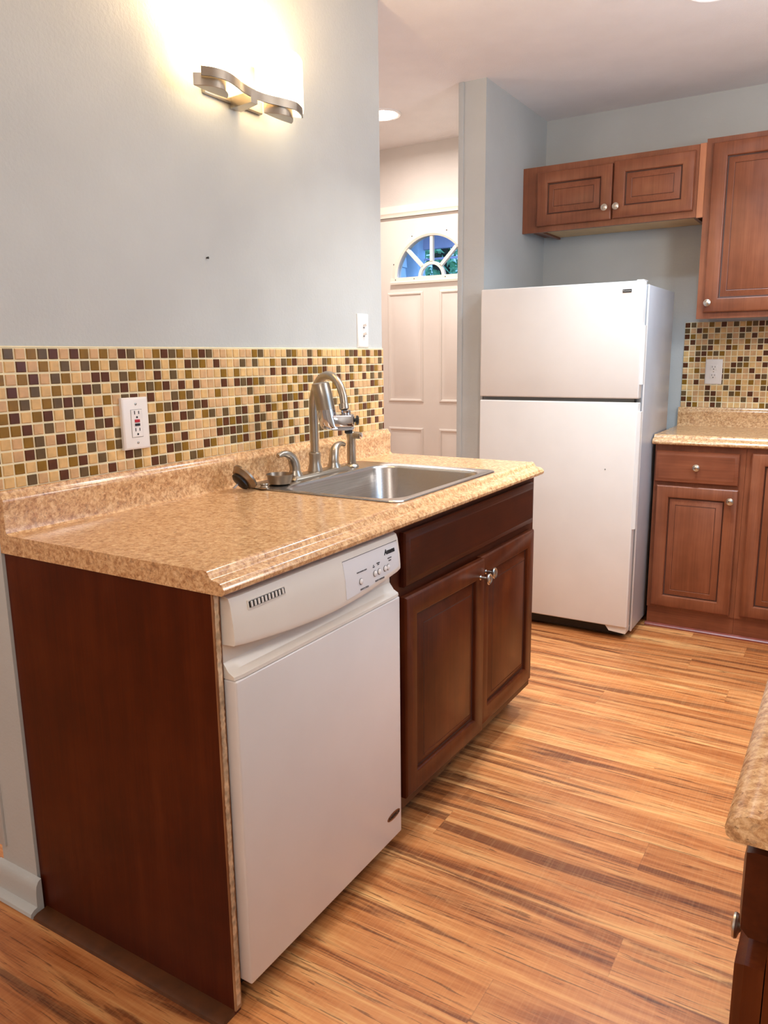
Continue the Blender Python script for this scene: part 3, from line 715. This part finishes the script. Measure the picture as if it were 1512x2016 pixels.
# ---------------------------------------------------------------- wall sconce
sn = thing('wall_sconce', 'lit two-light wall sconce with wavy nickel bar and frosted glass shades', 'wall lamp', (0, .80, 1.97))
mb = MB(); mb.box(0, .012, .690, .925, 1.962, 2.08, bev=.004); mb.build('back_plate', M['nickel'], sn)
mb = MB(); mb.prism([(.010, .790), (.010, .832), (.092, .806), (.092, .780)], 'z', 1.948, 1.975); mb.build('arm', M['nickel'], sn)
def cr(pts, m=8):
    out = []; P = [Vector(p) for p in pts]; P = [2*P[0]-P[1]] + P + [2*P[-1]-P[-2]]
    for i in range(1, len(P)-2):
        for k in range(m):
            t = k/m; a, b, c, d = P[i-1:i+3]
            out.append(.5*((2*b) + (-a+c)*t + (2*a-5*b+4*c-d)*t*t + (-a+3*b-3*c+d)*t**3))
    return out + [P[-2]]
wave = cr([(.094, .593), (.111, .618), (.119, .648), (.116, .680), (.106, .715), (.095, .750), (.089, .790), (.089, .828), (.096, .862), (.107, .892), (.115, .922), (.117, .945), (.111, .966), (.101, .990), (.088, 1.010)])
rings = []
for i, p in enumerate(wave):
    a, b = wave[max(i-1, 0)], wave[min(i+1, len(wave)-1)]; tg = (b-a).normalized(); nn = Vector((tg.y, -tg.x))
    q0, q1 = p+nn*.0022, p-nn*.0022
    rings.append([(q0.x, q0.y, 1.962), (q0.x, q0.y, 1.983), (q1.x, q1.y, 1.983), (q1.x, q1.y, 1.962)])
MB().loops(rings).build('wavy_bar', M['nickel'], sn)
def lens(y0, y1, xb, xf, z, flat=0, n=14):
    front = [(xb + (xf-xb)*math.sin(PI*i/n)**.8, y0+(y1-y0)*i/n) for i in range(n+1)]
    back = [(xb - flat*math.sin(PI*i/n), y1+(y0-y1)*i/n) for i in range(1, n)]
    return [(x, y, z) for x, y in front+back]
for y0, y1, p0, p1 in ((.575, .785, .590, .712), (.840, 1.054, .858, .982)):
    f = lambda g, z: lens(y0+g, y1-g, .058, .108-g*.4, z, .016-g*.2)
    mb = MB(); mb.loops([f(.030, 1.972), f(.010, 1.976), f(.002, 1.985), f(0, 1.998), f(0, 2.118), f(.003, 2.120), f(.006, 2.118), f(.006, 2.000), f(.012, 1.984), f(.030, 1.980)], cap0=True, cap1=True)
    sh = mb.build('glass_shade', M['shade'], sn, smooth=50)
    mb = MB(); q = lambda g, z: lens(p0+g, p1-g, .070, .108-g, z, .004)
    mb.loops([q(.001, 1.943), q(0, 1.944), q(0, 1.972)]); mb.build('socket_cap', M['nickel'], sn, smooth=25)
    ld = bpy.data.lights.new('bulb', 'POINT'); ld.energy = 7.0 if y0 < .8 else 3.0; ld.color = WARM; ld.shadow_soft_size = .045
    lo = bpy.data.objects.new('bulb_light', ld); C.objects.link(lo); lo.parent = sn; lo.location = Vector((.082, (y0+y1)/2, 2.135)) - Vector((0, .80, 1.97))
ld = bpy.data.lights.new('bulb', 'POINT'); ld.energy = .6; ld.color = WARM; ld.shadow_soft_size = .02
lo = bpy.data.objects.new('bulb_light', ld); C.objects.link(lo); lo.parent = sn; lo.location = Vector((.060, .812, 2.0)) - Vector((0, .80, 1.97))

# ---------------------------------------------------------------- recessed lights
def can(label, x, y, lens_m):
    o = thing('recessed_light', label, 'ceiling light', (x, y, CH))
    MB().lathe([(.098, 0), (.098, -.004), (.092, -.008), (.080, -.006), (.076, 0)], (x, y, CH), n=48, cap=False).build('trim_ring', M['can_trim'], o)
    MB().lathe([(.0, -.003), (.074, -.003), (.074, -.008), (.060, -.014), (.0, -.016)], (x, y, CH), n=48, cap=False).build('lens', lens_m, o)
can('round recessed ceiling light in the foyer beyond the left wall', -.665, 2.70, M['can_warm'])
can('recessed ceiling light over the kitchen aisle, at the top right edge', 1.005, 2.14, M['can_cool'])

# ---------------------------------------------------------------- fridge
fr = thing('refrigerator', 'white top-freezer refrigerator standing in the alcove at the back', 'refrigerator', (.383, 2.75, 0))
X0, X1, Y0, Y1, FH = .012, .753, 2.446, 3.03, 1.5766
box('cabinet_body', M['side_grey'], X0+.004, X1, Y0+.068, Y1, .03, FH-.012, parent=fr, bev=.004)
box('freezer_door', M['white'], X0, X1-.006, Y0, Y0+.052, 1.090, FH, parent=fr, bev=.006, seg=3)
dr = box('fridge_door', M['white'], X0, X1-.006, Y0, Y0+.052, .062, 1.074, parent=fr, bev=.006, seg=3)
lab(box('door_gasket', M['gasket'], X0+.012, X1-.016, Y0+.050, Y0+.069, .08, FH-.014, parent=fr), 'grey gasket strip between doors and body')
box('middle_rail', M['gasket'], X0+.006, X1-.010, Y0+.030, Y0+.070, 1.072, 1.092, parent=fr)
box('front_flange', M['dw_white'], X1-.006, X1+.001, Y0+.064, Y0+.076, .03, FH-.012, parent=fr, bev=.002)
for z0, z1 in ((1.150, 1.395), (.52, 1.035)):
    mb = MB(); mb.prism([(X1-.010, Y0+.004), (X1-.004, Y0+.006), (X1+.005, Y0+.018), (X1+.005, Y0+.040), (X1-.010, Y0+.046)], 'z', z0, z1); mb.build('side_grip', M['white'], fr)
box('hinge_cover', M['white'], X1-.040, X1-.010, Y0+.012, Y0+.085, FH, FH+.005, parent=fr, bev=.003)
MB().lathe([(.005, 0), (.005, .016)], (X1-.022, Y0+.020, 1.0735), (0,0,1), 14).build('hinge_pin', M['black'], fr)
box('base_grille', M['black'], X0+.02, X1-.03, Y0+.045, Y0+.07, .012, .062, parent=fr)
mb = MB(); mb.prism([(X1-.104, .0615), (X1-.086, .038), (X1-.012, .032), (X1-.007, .0615)], 'y', Y0+.008, Y0+.060); mb.build('foot_cover', M['dw_plastic'], fr)
for x in (X0+.06, X1-.05): 
    for y in (Y0+.10, Y1-.08): MB().lathe([(.018, 0), (.018, .03)], (x, y, 0), n=16).build('foot', M['black'], fr)
m4 = FYm((.679, Y0, 1.5375))
mb = MB(); mb.panel(m4 @ Matrix.Translation((-.0185, -.0065, -.001)), .037, .013, [(0, 0), (0, .0024), (.0008, .003)]); bdg = mb.build('name_badge', M['logo_ink'], fr)
text('lettering', 'Kenmore', .0085, m4 @ Matrix.Translation((0, 0, .0024)), M['badge_text'], bdg, bold=.0001)
MB().lathe([(.003, 0), (.003, .0008)], (.62, Y0, .78), (0,-1,0), 10).build('chip_mark', M['gasket'], dr)

# ---------------------------------------------------------------- cabinets on the back wall
def cab_door(name, x0, x1, z0, z1, y, parent, mat=None, fr_=.055, t=.020):
    mb = MB(); mb.panel(FYm((x0, y, z0)), x1-x0, z1-z0, door_steps(t, fr_), GROOVE_SHADE); return mb.build(name, [mat or M['cherry'], M['groove_shade']], parent)
UY = YB-.322
uc = thing('wall_cabinet', 'short cherry wall cabinet with two doors above the refrigerator', 'cabinet', (.43, YB, 1.888))
mb = MB(); mb.box(.004, .836, UY+.02, YB-.002, 1.905, 2.19); mb.box(.078, .094, UY+.02, YB-.004, 1.888, 1.905); mb.box(.820, .836, UY+.02, YB-.004, 1.888, 1.905)
mb.build('carcass', M['cherry'], uc)
lab(box('underside', M['maple'], .094, .820, UY+.021, YB-.004, 1.898, 1.9045, parent=uc), 'pale unfinished underside')
lab(box('underside_rail', M['maple'], .080, .834, UY+.02, UY+.034, 1.8875, 1.8975, parent=uc), 'pale rail under the front')
mb = MB()
for a in ((.001, .098, 1.886, 2.197), (.800, .836, 1.886, 2.197)): mb.box(a[0], a[1], UY, UY+.02, a[2], a[3])
mb.box(.098, .800, UY, UY+.02, 2.150, 2.197); mb.box(.098, .800, UY, UY+.02, 1.886, 1.925); mb.box(.43, .48, UY, UY+.02, 1.925, 2.150)
mb.build('face_frame', M['cherry'], uc)
lab(box('filler_strip', M['maple_edge'], .837, .8655, UY+.004, UY+.024, 1.884, 2.20, parent=uc), 'lighter reddish filler strip')
d1 = cab_door('door', .080, .4535, 1.912, 2.165, UY-.0005, uc); knob((.427, UY-.0195, 1.965), (0,-1,0), d1)
d2 = cab_door('door', .460, .823, 1.915, 2.172, UY-.0005, uc); knob((.481, UY-.0195, 1.965), (0,-1,0), d2)
tc = thing('wall_cabinet', 'tall cherry wall cabinet at the right edge, above the back counter', 'cabinet', (1.1, YB, 1.434))
box('carcass', M['cherry'], .868, 1.345, UY+.02, YB-.002, 1.446, 2.21, parent=tc)
mb = MB()
mb.box(.8665, .912, UY, UY+.02, 1.434, 2.214); mb.box(1.30, 1.346, UY, UY+.02, 1.434, 2.214); mb.box(.912, 1.30, UY, UY+.02, 1.434, 1.475); mb.box(.912, 1.30, UY, UY+.02, 2.175, 2.214)
mb.build('face_frame', M['cherry'], tc)
d3 = cab_door('door', .897, 1.315, 1.462, 2.190, UY-.0005, tc, fr_=.062); knob((.917, UY-.0195, 1.503), (0,-1,0), d3)

BY = 2.7306
bc = thing('base_cabinet', 'cherry base cabinet with one drawer over one door beside the refrigerator', 'cabinet', (.97, BY, 0))
box('carcass', M['cherry'], .776, 1.150, BY+.02, YB-.002, .0, .872, parent=bc)
mb = MB()
mb.box(.770, .800, BY, BY+.02, .095, .872); mb.box(1.120, 1.1535, BY, BY+.02, .095, .872)
mb.box(.800, 1.120, BY, BY+.02, .838, .872); mb.box(.800, 1.120, BY, BY+.02, .680, .712); mb.box(.800, 1.120, BY, BY+.02, .095, .13)
mb.build('face_frame', M['cherry'], bc)
box('toe_board', M['cherry_h'], .772, 1.1535, BY+.006, BY+.02, 0, .095, parent=bc)
mb = MB(); mb.panel(FYm((.776, BY-.0005, .702)), .354, .142, [(0, 0), (0, .012), (.003, .016), (.012, .017), (.016, .019), (.02, .019)]); d4 = mb.build('drawer', M['cherry_h'], bc)
knob((.957, BY-.0195, .776), (0,-1,0), d4)
d5 = cab_door('door', .788, 1.134, .108, .684, BY-.0005, bc); knob((1.106, BY-.0195, .636), (0,-1,0), d5)
b2 = thing('base_cabinet', 'cherry base cabinet with a full-height door, cut off by the right edge', 'cabinet', (1.5, BY, 0))
box('carcass', M['cherry'], 1.156, 1.60, BY+.02, YB-.002, .0, .872, parent=b2)
mb = MB()
mb.box(1.1545, 1.190, BY, BY+.02, .095, .872); mb.box(1.565, 1.60, BY, BY+.02, .095, .872); mb.box(1.190, 1.565, BY, BY+.02, .838, .872); mb.box(1.190, 1.565, BY, BY+.02, .095, .13)
mb.build('face_frame', M['cherry'], b2)
box('toe_board', M['cherry_h'], 1.1545, 1.60, BY+.006, BY+.02, 0, .095, parent=b2)
cab_door('door', 1.178, 1.578, .112, .850, BY-.0005, b2)
mb = MB(); mb.prism([(BY+.006, 0), (BY-.010, 0), (BY-.0095, .006), (BY-.004, .012), (BY+.006, .015)], 'x', .766, 1.60)
struct(mb.build('trim_4', M['red_shoe']))

c2 = thing('countertop', 'speckled tan laminate countertop on the back wall right of the refrigerator', 'countertop', (1.4, YB, CB))
prof = [(YB-.001, CB), (YB-.001, CT)] + [(BY+.62-x, z) for x, z in nose]
prof = [(YB-.001, CB), (YB-.001, CT)] + [(2.698+(.6435-x), z) for x, z in nose]
MB().prism(prof, 'x', .760, XR-.002).build('slab', M['laminate'], c2)
MB().prism([(YB-x, z) for x, z in bs], 'x', .757, XR-.002).build('backsplash_curb', M['laminate'], c2)
m2 = mosaic('mosaic_backsplash', None, FYm((.763, YB-.0005, 1.007)), .80, .424, 30, 15, .001, .0283, [])
tag(m2, 'brown and cream glass mosaic tile on the back wall under the tall cabinet', 'tile backsplash')
m4 = FYm((.9125, YB-.0066, 1.186)); t = .007
g = plate('outlet', 'white duplex outlet on the mosaic of the back wall', 'outlet', m4, .080, .124, t)
for dz in (.0205, -.0205):
    mb = MB(); mb.panel(m4 @ Matrix.Translation((-.017, dz-.0145, t-.001)), .034, .029, [(0, 0), (0, .002), (.002, .003)]); r_ = mb.build('receptacle', M['outlet'], g)
    slots(m4, r_, dz, t+.002)
MB().lathe([(.003, 0), (.003, .001), (.0, .0016)], tuple(m4 @ Vector((0, 0, t-.0004))), (0,-1,0), 14, cap=False).build('screw', M['nickel'], g)

# ---------------------------------------------------------------- counter run in the right foreground
RY0, RY1 = -.297, .82
rcn = thing('countertop', 'speckled tan laminate countertop end in the lower right foreground', 'countertop', (1.8, .2, CB))
MB().prism([(XR-.001, CB), (XR-.001, CT)] + [(1.484+(.6435-x), z) for x, z in nose], 'y', RY0, RY1).build('slab', M['laminate'], rcn)
rcab = thing('base_cabinet', 'dark wooden base cabinet under the foreground counter at the right edge', 'cabinet', (1.8, .2, 0))
box('carcass', M['mahogany'], 1.545, XR-.002, RY0+.012, RY1, .0, .872, parent=rcab)
mb = MB()
mb.box(1.525, 1.545, RY0+.010, RY0+.05, .095, .872); mb.box(1.525, 1.545, .22, .26, .095, .872); mb.box(1.525, 1.545, RY0+.05, .22, .74, .775); mb.box(1.525, 1.545, RY0+.05, .22, .095, .13)
mb.box(1.525, 1.545, RY0+.05, .22, .85, .872); mb.box(1.525, 1.545, .26, RY1, .095, .872)
mb.build('face_frame', M['mahogany'], rcab)
mb = MB(); mb.panel(FXm((1.524, .205, .778)), .49, .082, [(0, 0), (0, .015), (.004, .022), (.016, .0245), (.02, .0245)]); mb.build('drawer', M['mahogany_h'], rcab)
mb = MB(); mb.panel(FXm((1.524, .205, .11)), .49, .640, [(0, 0), (0, .016), (.004, .021), (.008, .0245), (.050, .0245), (.056, .016), (.085, .0225), (.09, .0225)]); d6 = mb.build('door', M['mahogany'], rcab)
knob((1.4995, .02, .56), (-1,0,0), d6)

# ---------------------------------------------------------------- groups of repeats
for o in bpy.data.objects:
    k = o.name.split('.')[0]
    if o.parent is None and k == 'recessed_light': o['group'] = 'recessed ceiling lights'
    if o.parent is None and k == 'wall_cabinet': o['group'] = 'cherry cabinets on the back wall'
for o in (bc, b2): o['group'] = 'cherry base cabinets along the back wall'
